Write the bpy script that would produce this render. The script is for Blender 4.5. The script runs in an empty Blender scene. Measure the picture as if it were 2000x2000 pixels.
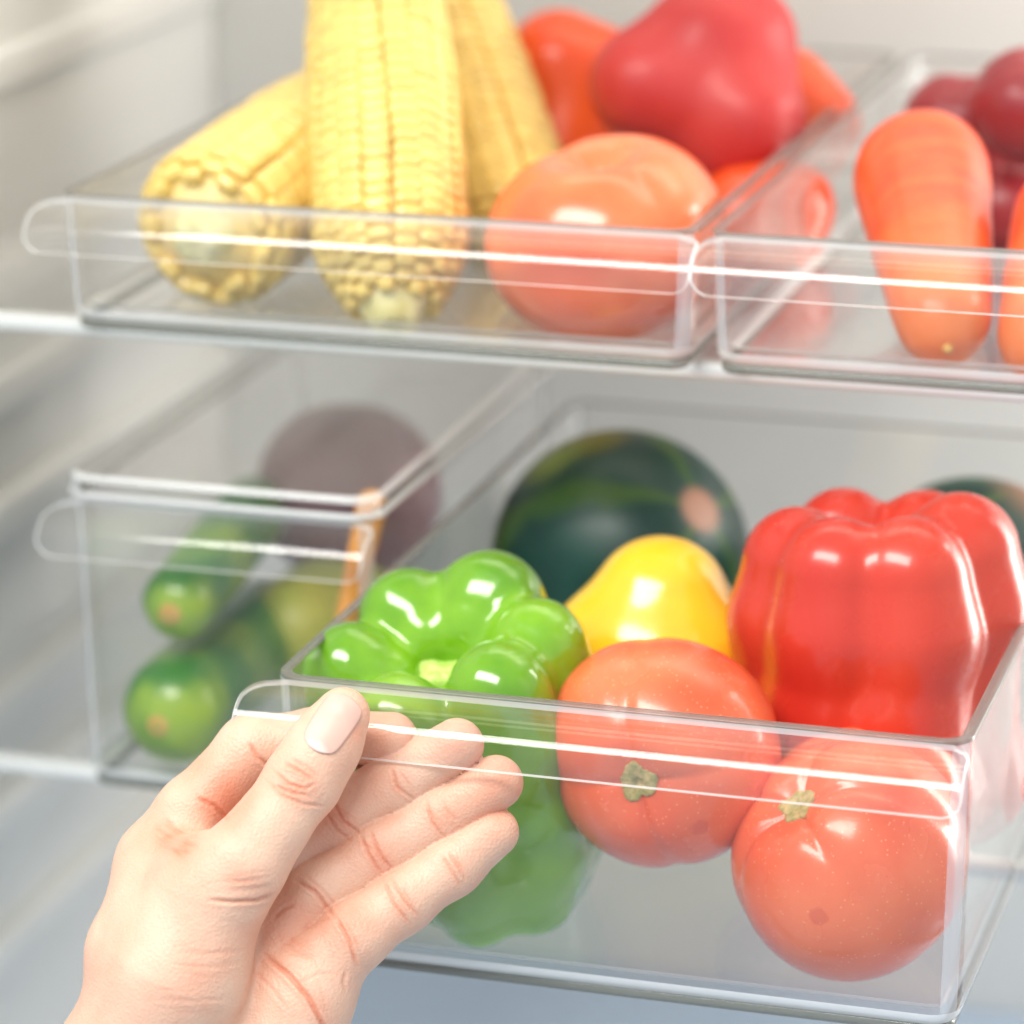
import bpy, bmesh, math, random
import numpy as np
from mathutils import Vector, Matrix
rng = random.Random(7)
sc = bpy.context.scene
C = bpy.data.collections.new('fridge_interior'); sc.collection.children.link(C)

# ------------------------------------------------------------------ camera
PITCH, YAW, ROLL, FPX = .296, .294, -.005, 7000.0
fw = np.array([-math.sin(YAW)*math.cos(PITCH), math.cos(YAW)*math.cos(PITCH), -math.sin(PITCH)])
rt = np.cross(fw, [0, 0, 1.]); rt /= np.linalg.norm(rt); up = np.cross(rt, fw)
c_, s_ = math.cos(ROLL), math.sin(ROLL)
rt, up = c_*rt + s_*up, -s_*rt + c_*up
CAM = np.array([0.35855, -0.93748, 0.35566])
cam = bpy.data.cameras.new('camera'); co = bpy.data.objects.new('camera', cam); C.objects.link(co)
co.matrix_world = Matrix(((rt[0], up[0], -fw[0], CAM[0]), (rt[1], up[1], -fw[1], CAM[1]), (rt[2], up[2], -fw[2], CAM[2]), (0, 0, 0, 1)))
cam.sensor_width = 36; cam.lens = 36*FPX/2000; cam.clip_start = .02; cam.clip_end = 50
cam.dof.use_dof = True; cam.dof.focus_distance = 1.032; cam.dof.aperture_fstop = 5.6
sc.camera = co

# ------------------------------------------------------------------ room light, lamps, exposure
w = bpy.data.worlds.new('World'); sc.world = w; w.use_nodes = True
bg = w.node_tree.nodes['Background']; bg.inputs[0].default_value = (.82, .91, 1., 1); bg.inputs[1].default_value = .76


def area(name, loc, look, sx, sy, power, col):
    l = bpy.data.lights.new(name, 'AREA'); l.shape = 'RECTANGLE'; l.size = sx; l.size_y = sy; l.energy = power; l.color = col
    o = bpy.data.objects.new(name, l); C.objects.link(o); o.location = loc
    o.rotation_euler = (Vector(look)-Vector(loc)).to_track_quat('-Z', 'Y').to_euler()
    return o


area('ceiling_softbox', (-.22, -.75, 1.15), (.03, .1, 0), 1.25, .40, 28, (1., .96, .90))
area('fridge_lamp', (.12, .30, .445), (.12, .30, 0), .50, .14, .45, (1., .84, .68))
area('side_fill', (.50, .37, .10), (.0, .42, .08), .16, .46, 3.6, (1., .95, .89))  # added fill light out of view, lifts the dark back of the compartment
sc.view_settings.view_transform = 'Standard'; sc.view_settings.look = 'None'
sc.view_settings.exposure = 0.14; sc.view_settings.gamma = 1
cy = sc.cycles
cy.max_bounces = 32; cy.transmission_bounces = 32; cy.transparent_max_bounces = 24; cy.glossy_bounces = 8; cy.diffuse_bounces = 5
cy.caustics_refractive = True; cy.caustics_reflective = False; cy.blur_glossy = 0.6; cy.sample_clamp_indirect = 6
cy.use_denoising = True


# ------------------------------------------------------------------ helpers
def P(px, py, y):
    """point of the world plane y=const seen at a place of the 2000 px photograph"""
    r = rt*(px-1000)/FPX + up*(1000-py)/FPX + fw
    t = (y-CAM[1])/r[1]
    return CAM + t*r


def proj(V):
    q = V-CAM; z = q@fw
    return 1000+FPX*(q@rt)/z, 1000-FPX*(q@up)/z


def tag(o, label=None, cat=None, group=None, kind=None):
    if label: o['label'] = label
    if cat: o['category'] = cat
    if group: o['group'] = group
    if kind: o['kind'] = kind
    return o


def link(name, me, mat=None, parent=None, smooth=True):
    if mat: me.materials.append(mat)
    if smooth:
        for p in me.polygons: p.use_smooth = True
    o = bpy.data.objects.new(name, me); C.objects.link(o)
    if parent: o.parent = parent
    return o


def mesh_np(name, V, F):
    me = bpy.data.meshes.new(name); me.from_pydata([tuple(map(float, v)) for v in V], [], [tuple(map(int, f)) for f in F]); me.update()
    return me


def empty(name, loc=(0, 0, 0)):
    o = bpy.data.objects.new(name, None); C.objects.link(o); o.location = loc; o.empty_display_size = .02
    return o


def box(name, lo, hi, mat, parent=None, bev=0.0, seg=3):
    bm = bmesh.new(); bmesh.ops.create_cube(bm, size=1)
    lo, hi = Vector(lo), Vector(hi)
    for v in bm.verts: v.co = Vector([(lo[i]+hi[i])/2 + v.co[i]*(hi[i]-lo[i]) for i in range(3)])
    if bev: bmesh.ops.bevel(bm, geom=list(bm.edges), offset=bev, segments=seg, profile=.5, affect='EDGES')
    me = bpy.data.meshes.new(name); bm.to_mesh(me); bm.free()
    o = link(name, me, mat, parent, smooth=bool(bev))
    return o


# ---- implicit surfaces (numpy)
def cone(X, a, b, ra, rb):
    a = np.asarray(a, float); b = np.asarray(b, float); ab = b-a
    dx, dy, dz = X[0]-a[0], X[1]-a[1], X[2]-a[2]
    t = np.clip((dx*ab[0]+dy*ab[1]+dz*ab[2])/max(ab@ab, 1e-12), 0, 1)
    return np.sqrt((dx-t*ab[0])**2+(dy-t*ab[1])**2+(dz-t*ab[2])**2)-(ra+t*(rb-ra))


def chain(X, pts, rad, k=.003):
    d = None
    for i in range(len(pts)-1):
        e = cone(X, pts[i], pts[i+1], rad[i], rad[i+1])
        d = e if d is None else smin(d, e, k)
    return d


def smin(a, b, k):
    h = np.maximum(k-np.abs(a-b), 0)/k
    return np.minimum(a, b)-h*h*k*.25


def smax(a, b, k): return -smin(-a, -b, k)


def surfnet(fn, lo, hi, h):
    lo = np.asarray(lo, float); hi = np.asarray(hi, float); n = np.ceil((hi-lo)/h).astype(int)+1
    ax = [(lo[i]+h*np.arange(n[i])).astype(np.float32) for i in range(3)]
    X = (ax[0][:, None, None], ax[1][None, :, None], ax[2][None, None, :])
    D = np.broadcast_to(fn(X), n).astype(np.float32)
    S = D < 0
    nc = n-1
    cnt = np.zeros(nc, np.uint8)
    for i in (0, 1):
        for j in (0, 1):
            for k in (0, 1): cnt += S[i:i+nc[0], j:j+nc[1], k:k+nc[2]]
    act = (cnt > 0) & (cnt < 8)
    I = np.argwhere(act); idx = -np.ones(nc, np.int64); idx[act] = np.arange(len(I))
    acc = np.zeros((len(I), 3)); w_ = np.zeros(len(I))
    cor = [(a, b, c) for a in (0, 1) for b in (0, 1) for c in (0, 1)]
    val = {c: D[I[:, 0]+c[0], I[:, 1]+c[1], I[:, 2]+c[2]].astype(float) for c in cor}
    for c in cor:
        for ax_ in range(3):
            if c[ax_] == 0:
                d = list(c); d[ax_] = 1; d = tuple(d); a, b = val[c], val[d]; m = (a < 0) != (b < 0)
                t = np.where(m, a/np.where(a-b == 0, 1, a-b), 0); p = np.tile(np.array(c, float), (len(I), 1)); p[:, ax_] += t
                acc += p*m[:, None]; w_ += m
    V = lo+h*(I+acc/w_[:, None])
    Q = []
    for ax_ in range(3):
        u, v = (ax_+1) % 3, (ax_+2) % 3
        sl0 = [slice(None)]*3; sl1 = [slice(None)]*3
        sl0[ax_] = slice(0, n[ax_]-1); sl1[ax_] = slice(1, n[ax_])
        for q in (u, v): sl0[q] = slice(1, n[q]-1); sl1[q] = slice(1, n[q]-1)
        A, B = S[tuple(sl0)], S[tuple(sl1)]
        E = np.argwhere(A != B)
        if not len(E): continue
        fl = A[E[:, 0], E[:, 1], E[:, 2]]
        e = E.copy(); e[:, u] += 1; e[:, v] += 1

        def g(du, dv):
            q = e.copy(); q[:, u] -= du; q[:, v] -= dv
            return idx[q[:, 0], q[:, 1], q[:, 2]]
        q = np.stack([g(1, 1), g(0, 1), g(0, 0), g(1, 0)], 1)
        q[~fl] = q[~fl][:, ::-1]
        Q.append(q)
    return V, np.concatenate(Q)


def subdiv(V, Q):
    n = len(V); E = np.stack([Q, np.roll(Q, -1, 1)], 2).reshape(-1, 2); Es = np.sort(E, 1)
    key = Es[:, 0]*n+Es[:, 1]; uq, inv = np.unique(key, return_inverse=True); inv = inv.reshape(-1)
    em = (V[uq//n]+V[uq % n])/2; fc = V[Q].mean(1)
    ei = (n+inv).reshape(-1, 4); fi = n+len(uq)+np.arange(len(Q))
    W = np.concatenate([V, em, fc])
    F = np.concatenate([np.stack([Q[:, i], ei[:, i], fi, ei[:, i-1]], 1) for i in range(4)])
    return W, F


def grad(fn, V, e=2e-4):
    g = np.zeros_like(V)
    for i in range(3):
        a = V.copy(); b = V.copy(); a[:, i] += e; b[:, i] -= e
        g[:, i] = (fn(a.T)-fn(b.T))/(2*e)
    return g


def snap(fn, V, it=2):
    for _ in range(it):
        g = grad(fn, V); d = fn(V.T); gg = np.maximum((g**2).sum(1), .2)
        V = V-(np.clip(d, -.001, .001)/gg)[:, None]*g
    return V


def normals(fn, V):
    g = grad(fn, V); return g/np.maximum(np.linalg.norm(g, axis=1), 1e-9)[:, None]


# ------------------------------------------------------------------ materials
def mat(name, col, rough=.5, **kw):
    m = bpy.data.materials.new(name); m.use_nodes = True
    b = m.node_tree.nodes['Principled BSDF']
    b.inputs['Base Color'].default_value = (*col, 1); b.inputs['Roughness'].default_value = rough
    for k, v in kw.items(): b.inputs[k.replace('_', ' ')].default_value = v
    return m


def nodes(m): return m.node_tree.nodes, m.node_tree.links, m.node_tree.nodes['Principled BSDF']


def mottled(name, c1, c2, scale=30, rough=.3, bump=0.0, bscale=200, speck=None, coord='Object', stretch=None, coat=0., sss=0., ssc=(1, .3, .1), lohi=(.35, .65), dist=0.0, rv=0.06):
    m = mat(name, c1, rough); N, L, b = nodes(m)
    tc = N.new('ShaderNodeTexCoord'); mp = N.new('ShaderNodeMapping'); L.new(tc.outputs[coord], mp.inputs[0])
    if stretch: mp.inputs['Scale'].default_value = stretch
    n = N.new('ShaderNodeTexNoise'); n.inputs['Scale'].default_value = scale; n.inputs['Detail'].default_value = 4; n.inputs['Distortion'].default_value = dist; L.new(mp.outputs[0], n.inputs[0])
    r = N.new('ShaderNodeValToRGB'); r.color_ramp.elements[0].position = lohi[0]; r.color_ramp.elements[1].position = lohi[1]
    r.color_ramp.elements[0].color = (*c1, 1); r.color_ramp.elements[1].color = (*c2, 1); L.new(n.outputs[0], r.inputs[0])
    out = r.outputs[0]
    if speck:
        n2 = N.new('ShaderNodeTexVoronoi'); n2.inputs['Scale'].default_value = speck[1]; L.new(tc.outputs[coord], n2.inputs['Vector'])
        r2 = N.new('ShaderNodeValToRGB'); r2.color_ramp.elements[0].position = .07; r2.color_ramp.elements[1].position = .20
        r2.color_ramp.elements[0].color = (speck[2],)*3+(1,); r2.color_ramp.elements[1].color = (0, 0, 0, 1); L.new(n2.outputs['Distance'], r2.inputs[0])
        mx = N.new('ShaderNodeMixRGB'); L.new(r2.outputs[0], mx.inputs[0]); L.new(out, mx.inputs[1]); mx.inputs[2].default_value = (*speck[0], 1); out = mx.outputs[0]
    L.new(out, b.inputs['Base Color'])
    n3 = N.new('ShaderNodeTexNoise'); n3.inputs['Scale'].default_value = scale*2.7; n3.inputs['Detail'].default_value = 3; L.new(tc.outputs[coord], n3.inputs[0])
    mr = N.new('ShaderNodeMapRange'); mr.inputs[3].default_value = rough-rv; mr.inputs[4].default_value = rough+rv; L.new(n3.outputs[0], mr.inputs[0]); L.new(mr.outputs[0], b.inputs['Roughness'])
    if bump:
        bn = N.new('ShaderNodeTexNoise'); bn.inputs['Scale'].default_value = bscale; bn.inputs['Detail'].default_value = 3; L.new(tc.outputs[coord], bn.inputs[0])
        bp = N.new('ShaderNodeBump'); bp.inputs['Strength'].default_value = bump; bp.inputs['Distance'].default_value = .0010; L.new(bn.outputs[0], bp.inputs['Height']); L.new(bp.outputs[0], b.inputs['Normal'])
    if coat: b.inputs['Coat Weight'].default_value = coat; b.inputs['Coat Roughness'].default_value = .06
    if sss:
        b.inputs['Subsurface Weight'].default_value = sss; b.inputs['Subsurface Radius'].default_value = ssc; b.inputs['Subsurface Scale'].default_value = .004
    return m


def acrylic(name, tint=(.985, .99, .985), haze=.0):
    m = bpy.data.materials.new(name); m.use_nodes = True; N, L = m.node_tree.nodes, m.node_tree.links
    N.remove(N['Principled BSDF']); g = N.new('ShaderNodeBsdfGlass'); g.inputs['Color'].default_value = (*tint, 1); g.inputs['IOR'].default_value = 1.49; g.inputs['Roughness'].default_value = 0
    L.new(g.outputs[0], N['Material Output'].inputs[0])
    if haze:
        d = N.new('ShaderNodeBsdfDiffuse'); d.inputs[0].default_value = (.93, .93, .92, 1)
        mx = N.new('ShaderNodeMixShader'); mx.inputs[0].default_value = haze; L.new(g.outputs[0], mx.inputs[1]); L.new(d.outputs[0], mx.inputs[2]); L.new(mx.outputs[0], N['Material Output'].inputs[0])
    return m


M_acr = acrylic('clear_acrylic')
M_glass = None
M_wall = mottled('fridge_liner', (.72, .725, .70), (.75, .755, .735), scale=6, rough=.38)
M_low = mottled('blue_shaded_plastic', (.34, .43, .55), (.37, .46, .58), scale=6, rough=.4)  # bluish shade on white plastic put into the base colour
M_trim = mat('shelf_trim', (.90, .93, .93), .25, Transmission_Weight=.25, IOR=1.45)

def thin_plastic(name, r0=.045, tint=.992, gloss=.03):
    """clear sheet: each face lets light straight through and mirrors more of it towards grazing angles"""
    m = bpy.data.materials.new(name); m.use_nodes = True; N, L = m.node_tree.nodes, m.node_tree.links
    N.remove(N['Principled BSDF']); g = N.new('ShaderNodeNewGeometry')
    dp = N.new('ShaderNodeVectorMath'); dp.operation = 'DOT_PRODUCT'; L.new(g.outputs['Normal'], dp.inputs[0]); L.new(g.outputs['Incoming'], dp.inputs[1])
    ab = N.new('ShaderNodeMath'); ab.operation = 'ABSOLUTE'; L.new(dp.outputs['Value'], ab.inputs[0])
    su = N.new('ShaderNodeMath'); su.operation = 'SUBTRACT'; su.inputs[0].default_value = 1; L.new(ab.outputs[0], su.inputs[1]); su.use_clamp = True
    pw = N.new('ShaderNodeMath'); pw.operation = 'POWER'; L.new(su.outputs[0], pw.inputs[0]); pw.inputs[1].default_value = 5
    ma = N.new('ShaderNodeMath'); ma.operation = 'MULTIPLY_ADD'; L.new(pw.outputs[0], ma.inputs[0]); ma.inputs[1].default_value = 1-r0; ma.inputs[2].default_value = r0; ma.use_clamp = True
    t = N.new('ShaderNodeBsdfTransparent'); t.inputs[0].default_value = (tint, tint, tint*.997, 1); gl_ = N.new('ShaderNodeBsdfGlossy'); gl_.inputs['Roughness'].default_value = gloss; gl_.inputs[0].default_value = (1, 1, 1, 1)
    mx = N.new('ShaderNodeMixShader'); L.new(ma.outputs[0], mx.inputs[0]); L.new(t.outputs[0], mx.inputs[1]); L.new(gl_.outputs[0], mx.inputs[2])
    L.new(mx.outputs[0], N['Material Output'].inputs[0])
    return m, mx


def edge_plastic(name, col, amt):
    m, mx = thin_plastic(name, .05); N, L = m.node_tree.nodes, m.node_tree.links
    d = N.new('ShaderNodeBsdfPrincipled'); d.inputs['Base Color'].default_value = (*col, 1); d.inputs['Roughness'].default_value = .25
    m2 = N.new('ShaderNodeMixShader'); m2.inputs[0].default_value = amt; L.new(mx.outputs[0], m2.inputs[1]); L.new(d.outputs[0], m2.inputs[2]); L.new(m2.outputs[0], N['Material Output'].inputs[0])
    return m


M_thin = thin_plastic('clear_plastic_sheet', .034)[0]
N, L = M_thin.node_tree.nodes, M_thin.node_tree.links      # faint smudges from handling
tc = N.new('ShaderNodeTexCoord'); nz = N.new('ShaderNodeTexNoise'); nz.inputs['Scale'].default_value = 38; nz.inputs['Detail'].default_value = 6; nz.inputs['Distortion'].default_value = 1.2; L.new(tc.outputs['Object'], nz.inputs[0])
mr = N.new('ShaderNodeMapRange'); mr.inputs[1].default_value = .42; mr.inputs[2].default_value = .72; mr.inputs[3].default_value = .018; mr.inputs[4].default_value = .16; L.new(nz.outputs[0], mr.inputs[0])
L.new(mr.outputs[0], N['Glossy BSDF'].inputs['Roughness'])
M_edge = edge_plastic('painted_rim_refraction', (.17, .165, .15), .80)  # grey painted in for the dark refraction inside a clear rim
M_lite = edge_plastic('painted_edge_glint', (.88, .90, .90), .55)  # bright lines along the edges, highlights painted as whitish plastic
M_corner = edge_plastic('painted_corner_glint', (.74, .80, .86), .34)  # pale bars painted on the corners for their highlight and refraction
M_foot = edge_plastic('painted_foot_refraction', (.17, .18, .15), .62)  # dark refraction band of the bottom edge, painted into an added bead
M_glass = thin_plastic('shelf_glass', .042, .97)[0]
# ------------------------------------------------------------------ refrigerator
fr = empty('refrigerator', (0, 0, -.26)); tag(fr, 'open white refrigerator compartment with ribbed side wall around the clear bins', 'refrigerator')
inv = Matrix.Translation((0, 0, .26))


def fpart(name, lo, hi, m, bev=0., parent=fr):
    o = box(name, lo, hi, m, parent, bev); o.matrix_parent_inverse = inv; return o


XL, XR, YB, YF, ZT, ZB = -.200, .52, .475, .02, .45, -.30
fpart('back_wall', (XL-.03, YB, ZB-.03), (XR+.03, YB+.03, ZT+.03), M_wall)
lw = fpart('side_wall', (XL-.03, YF-.1, ZB-.03), (XL, YB-.001, ZT+.03), M_wall)
fpart('side_wall', (XR, YF-.1, ZB-.03), (XR+.03, YB-.001, ZT+.03), M_wall)
fpart('ceiling', (XL+.001, YF-.06, ZT), (XR-.001, YB-.001, ZT+.03), M_wall)
fpart('floor', (XL+.001, YF-.05, ZB-.03), (XR-.001, YB-.001, ZB), M_low)
for z, pr_ in ((-.205, .007), (-.150, .008), (-.108, .008), (-.035, .008), (.012, .006), (.054, .008), (.130, .005)):
    fpart('shelf_support', (XL-.004, .09, z-.010), (XL+pr_, YB-.004, z+.006), M_wall, bev=.0028)
for z in (-.108, .054):
    fpart('shelf_support', (XR-.011, .09, z-.008), (XR+.002, YB-.004, z+.007), M_wall, bev=.005)


def shelf(zt, label, z0=.0045):
    s = empty('glass_shelf', (.16, .15, zt-z0)); tag(s, label, 'shelf', 'glass shelves of the refrigerator')
    iv = Matrix.Translation((-.16, -.15, -(zt-z0)))
    for nm, lo, hi, m, bv in (('glass_panel', (XL+.003, .1465, zt-z0), (XR-.003, YB-.01, zt), M_glass, .0006), ('front_trim', (XL+.003, .137, zt-z0-.0012), (XR-.003, .146, zt-.0004), M_trim, .0018)):
        o = box(nm, lo, hi, m, s, bv); o.matrix_parent_inverse = iv
    return s


ZS1, ZS0 = .0680, -.0925
shelf(ZS1, 'clear glass shelf with pale front edge carrying the corn bin')
shelf(ZS0, 'clear glass shelf with pale front edge under the pulled out bin')


# ------------------------------------------------------------------ acrylic bins
def rrect(x0, x1, y0, y1, r, n=7):
    pts = []
    for cx, cy_, a0 in ((x1-r, y1-r, 0), (x0+r, y1-r, 90), (x0+r, y0+r, 180), (x1-r, y0+r, 270)):
        for i in range(n+1):
            a = math.radians(a0+90*i/n); pts.append((cx+r*math.cos(a), cy_+r*math.sin(a)))
    return pts


def loft(loops, close=True):
    V = []; F = []; n = len(loops[0])
    for lp in loops: V += lp
    for k in range(len(loops)-1):
        for i in range(n):
            j = (i+1) % n; F.append((k*n+i, k*n+j, (k+1)*n+j, (k+1)*n+i))
    if close:
        F.append(tuple(range(n))[::-1]); F.append(tuple((len(loops)-1)*n+i for i in range(n)))
    return V, F


def tray(name, x0, x1, y0, y1, z0, z1, m, parent, lid=False, T=.0038, R=.009, draft=.0015, rb=.005, lip=0.0):
    """open-topped box with rounded corners and real wall thickness"""
    H = z1-z0; L = []

    def lp(ins, z, r): return [(a, b, z) for a, b in rrect(x0+ins, x1-ins, y0+ins, y1-ins, max(r, .0015))]

    def dr(z): return draft*(z1-z)/H
    for i in range(5):
        a = math.radians(90*i/4); z = z0+rb-rb*math.cos(a); ins = dr(z0)+rb-rb*math.sin(a); L.append(lp(ins, z, R-(ins-dr(z0))*.8))
    for q in (.3, .6, .85): z = z0+H*q; L.append(lp(dr(z), z, R))
    e = .0013
    L.append(lp(dr(z1-e), z1-e, R)); L.append(lp(.0001, z1-.0003, R)); L.append(lp(.0005, z1, R-.0005))
    L.append(lp(T-.0005, z1, R-T+.0005)); L.append(lp(T-.0001, z1-.0003, R-T)); L.append(lp(T, z1-e, R-T))
    for q in (.85, .6, .3): z = z0+H*q; L.append(lp(dr(z)+T, z, R-T))
    rbi = rb-.001; zb = z0+T+.0002
    for i in range(5):
        a = math.radians(90-90*i/4); z = zb+rbi-rbi*math.cos(a); ins = dr(z0)+T+rbi-rbi*math.sin(a); L.append(lp(ins, z, R-T-(ins-dr(z0)-T)*.8))
    V, F = loft(L)
    o = link(name, mesh_np(name, V, F), m, parent)
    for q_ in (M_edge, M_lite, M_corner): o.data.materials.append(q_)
    n = len(L[0])
    for i, p in enumerate(o.data.polygons):
        k = i//n; c8 = (i % n) % 8
        if i >= n*(len(L)-1): continue
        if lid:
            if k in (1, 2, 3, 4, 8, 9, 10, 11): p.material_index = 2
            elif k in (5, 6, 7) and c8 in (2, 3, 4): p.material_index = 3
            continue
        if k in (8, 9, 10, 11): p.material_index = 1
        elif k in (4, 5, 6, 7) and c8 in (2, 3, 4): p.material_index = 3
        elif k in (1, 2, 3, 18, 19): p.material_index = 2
    weigh(o)
    return o


def weigh(o):
    md = o.modifiers.new('normals', 'WEIGHTED_NORMAL'); md.keep_sharp = True; md.weight = 100


def bead(x0, x1, y0, y1, z0, z1, R, wd, m, parent, name='added_refraction_bead'):
    """closed ring of plastic added along the lower edge of a bin"""
    L = []; h = (z1-z0); b_ = min(h, wd)*.3
    for ins, z in ((b_, z0), (0, z0+b_), (0, z1-b_), (b_, z1), (wd-b_, z1), (wd, z1-b_), (wd, z0+b_), (wd-b_, z0), (b_, z0)):
        L.append([(a, c, z) for a, c in rrect(x0+ins, x1-ins, y0+ins, y1-ins, max(R-ins, .001))])
    V, F = loft(L[:-1], close=False); n = len(L[0]); k = 7*n
    F += [(k+i, k+(i+1) % n, (i+1) % n, i) for i in range(n)]
    bm = bmesh.new(); bv = [bm.verts.new(v) for v in V]
    for f in F: bm.faces.new([bv[i] for i in f])
    bmesh.ops.recalc_face_normals(bm, faces=bm.faces)
    me = bpy.data.meshes.new(name); bm.to_mesh(me); bm.free()
    return link(name, me, m, parent)


def handle(x0, x1, xa, xb, yf, zt, m, parent, th=.0018):
    """curved pull lip; x0..x1 is its full width, xa..xb where it leaves the wall"""
    prof = [(-.0002, -.0006), (-.0045, -.0010)]+[(-.0085-.0118*math.sin(math.radians(a)), -.0126+.0110*math.cos(math.radians(a))) for a in (2, 12, 22, 32, 42, 52, 62, 72, 82, 90)]+[(-.0203, -.0152)]
    pr = [Vector(p) for p in prof]; s = [0]
    for a, b in zip(pr, pr[1:]): s.append(s[-1]+(b-a).length)
    S = s[-1]; rc = .0055; rt_ = .010
    def xr(q):
        d0 = max(0, 1-q/rt_); k0 = 1-math.sqrt(max(0, 1-d0*d0))
        d1 = max(0, (q-(S-rc))/rc); k1 = rc*(1-math.sqrt(max(0, 1-d1*d1)))
        return x0+(xa-x0)*k0+k1, x1+(xb-x1)*k0-k1
    qs = list(np.linspace(0, S-rc, 12))+[S-rc*(1-math.sin(math.radians(a))) for a in (15, 30, 45, 60, 75, 86)]
    def at(q):
        for i in range(len(s)-1):
            if q <= s[i+1]+1e-9:
                t = (q-s[i])/(s[i+1]-s[i]); p = pr[i].lerp(pr[i+1], t); return p
        return pr[-1]
    loops = []
    for q in qs:
        p = at(q); d = (at(min(q+.0008, S))-at(max(q-.0008, 0))).normalized(); nrm = Vector((d.y, -d.x))  # outward
        if nrm.x > 0 or nrm.y < -.5: nrm = -nrm
        a, b = xr(q); e = .0006; ring = []
        yy, zz = yf+p.x, zt+p.y
        o_ = Vector((yy, zz)); i_ = o_-nrm*th
        for (xx, pt, f) in ((a+e, o_, 0), (a+4*e, o_, 0), (b-4*e, o_, 0), (b-e, o_, 0), (b, o_, e), (b, i_, -e), (b-e, i_, 0), (b-4*e, i_, 0), (a+4*e, i_, 0), (a+e, i_, 0), (a, i_, -e), (a, o_, e)):
            pp = pt-nrm*f; ring.append((xx, pp.x, pp.y))
        loops.append(ring)
    V, F = loft(loops)
    bm = bmesh.new(); bv = [bm.verts.new(v) for v in V]
    for f in F: bm.faces.new([bv[i] for i in f])
    bmesh.ops.recalc_face_normals(bm, faces=bm.faces)
    me = bpy.data.meshes.new('handle'); bm.to_mesh(me); bm.free()
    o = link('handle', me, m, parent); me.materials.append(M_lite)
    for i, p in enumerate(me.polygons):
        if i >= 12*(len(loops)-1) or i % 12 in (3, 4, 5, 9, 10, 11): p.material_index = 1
    md = o.modifiers.new('edge', 'EDGE_SPLIT'); md.split_angle = math.radians(32)
    weigh(o)
    return o


def bin_(x0, x1, y0, y1, z0, z1, label, hx=(-.008, .008), lid=None):
    b = empty('storage_bin', ((x0+x1)/2, (y0+y1)/2, z0)); iv = Matrix.Translation((-(x0+x1)/2, -(y0+y1)/2, -z0))
    tag(b, label, 'storage bin', 'clear acrylic bins in the refrigerator')
    o = tray('bin_body', x0, x1, y0, y1, z0+.0022, z1, M_thin, b); o.matrix_parent_inverse = iv
    o = bead(x0+.0032, x1-.0032, y0+.0032, y1-.0032, z0, z0+.0034, .0065, .0030, M_foot, b); o.matrix_parent_inverse = iv
    h = handle(x0+hx[0], x1+hx[1], x0+.004, x1-.004, y0, z1, M_thin, b); h.matrix_parent_inverse = iv
    if lid:
        zt, zb = lid; ov = .0018
        V, F = [], []
        t = tray('lid', x0-ov, x1+ov, y0-ov, y1+ov, -zt, -zb, M_thin, b, lid=True, T=.0022, R=.011, draft=0.0005, rb=.0025)
        for v in t.data.vertices: v.co.z *= -1
        t.data.flip_normals(); t.matrix_parent_inverse = iv
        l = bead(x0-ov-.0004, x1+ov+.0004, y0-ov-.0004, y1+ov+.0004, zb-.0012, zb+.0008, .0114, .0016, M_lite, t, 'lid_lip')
    return b


bin_(0, .2085, 0, .325, -.0918, 0, 'clear bin pulled forward by the hand, full of peppers and tomatoes', (-.0058, .0012))
bin_(-.1160, -.0085, .117, .335, -.0915, .0125, 'narrow clear bin with lid holding cucumbers on the lower shelf', (-.0035, .003), lid=(.0205, .0135))
bin_(-.1155, .0985, .117, .455, .0695, .1150, 'low clear bin on the upper shelf holding corn cobs and a tomato', (-.0035, .0035))
bin_(.1025, .3145, .117, .455, .0695, .1150, 'low clear bin at upper right holding blunt orange carrots', (-.0005, .008))


# ------------------------------------------------------------------ vegetables
def revolve(name, prof, m, n=96, wob=None, parent=None):
    """prof: list of (r,z) from bottom pole to top pole; wob(theta,u)->scale"""
    V = []; F = []; K = len(prof)
    for k, (r, z) in enumerate(prof):
        for i in range(n):
            th = 2*math.pi*i/n; s, dz = (wob(th, k/(K-1), r, z) if wob else (1, 0)); V.append((r*s*math.cos(th), r*s*math.sin(th), z+dz))
    for k in range(K-1):
        for i in range(n):
            j = (i+1) % n; F.append((k*n+i, k*n+j, (k+1)*n+j, (k+1)*n+i))
    F.append(tuple(range(n))[::-1]); F.append(tuple((K-1)*n+i for i in range(n)))
    return link(name, mesh_np(name, V, F), m, parent)


def orient(o, c, axis, spin=0):
    q = Vector(axis).normalized().to_track_quat('Z', 'Y')
    o.rotation_mode = 'QUATERNION'; from mathutils import Quaternion
    o.rotation_quaternion = q @ Quaternion((0, 0, 1), spin); o.location = Vector(c)


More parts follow.
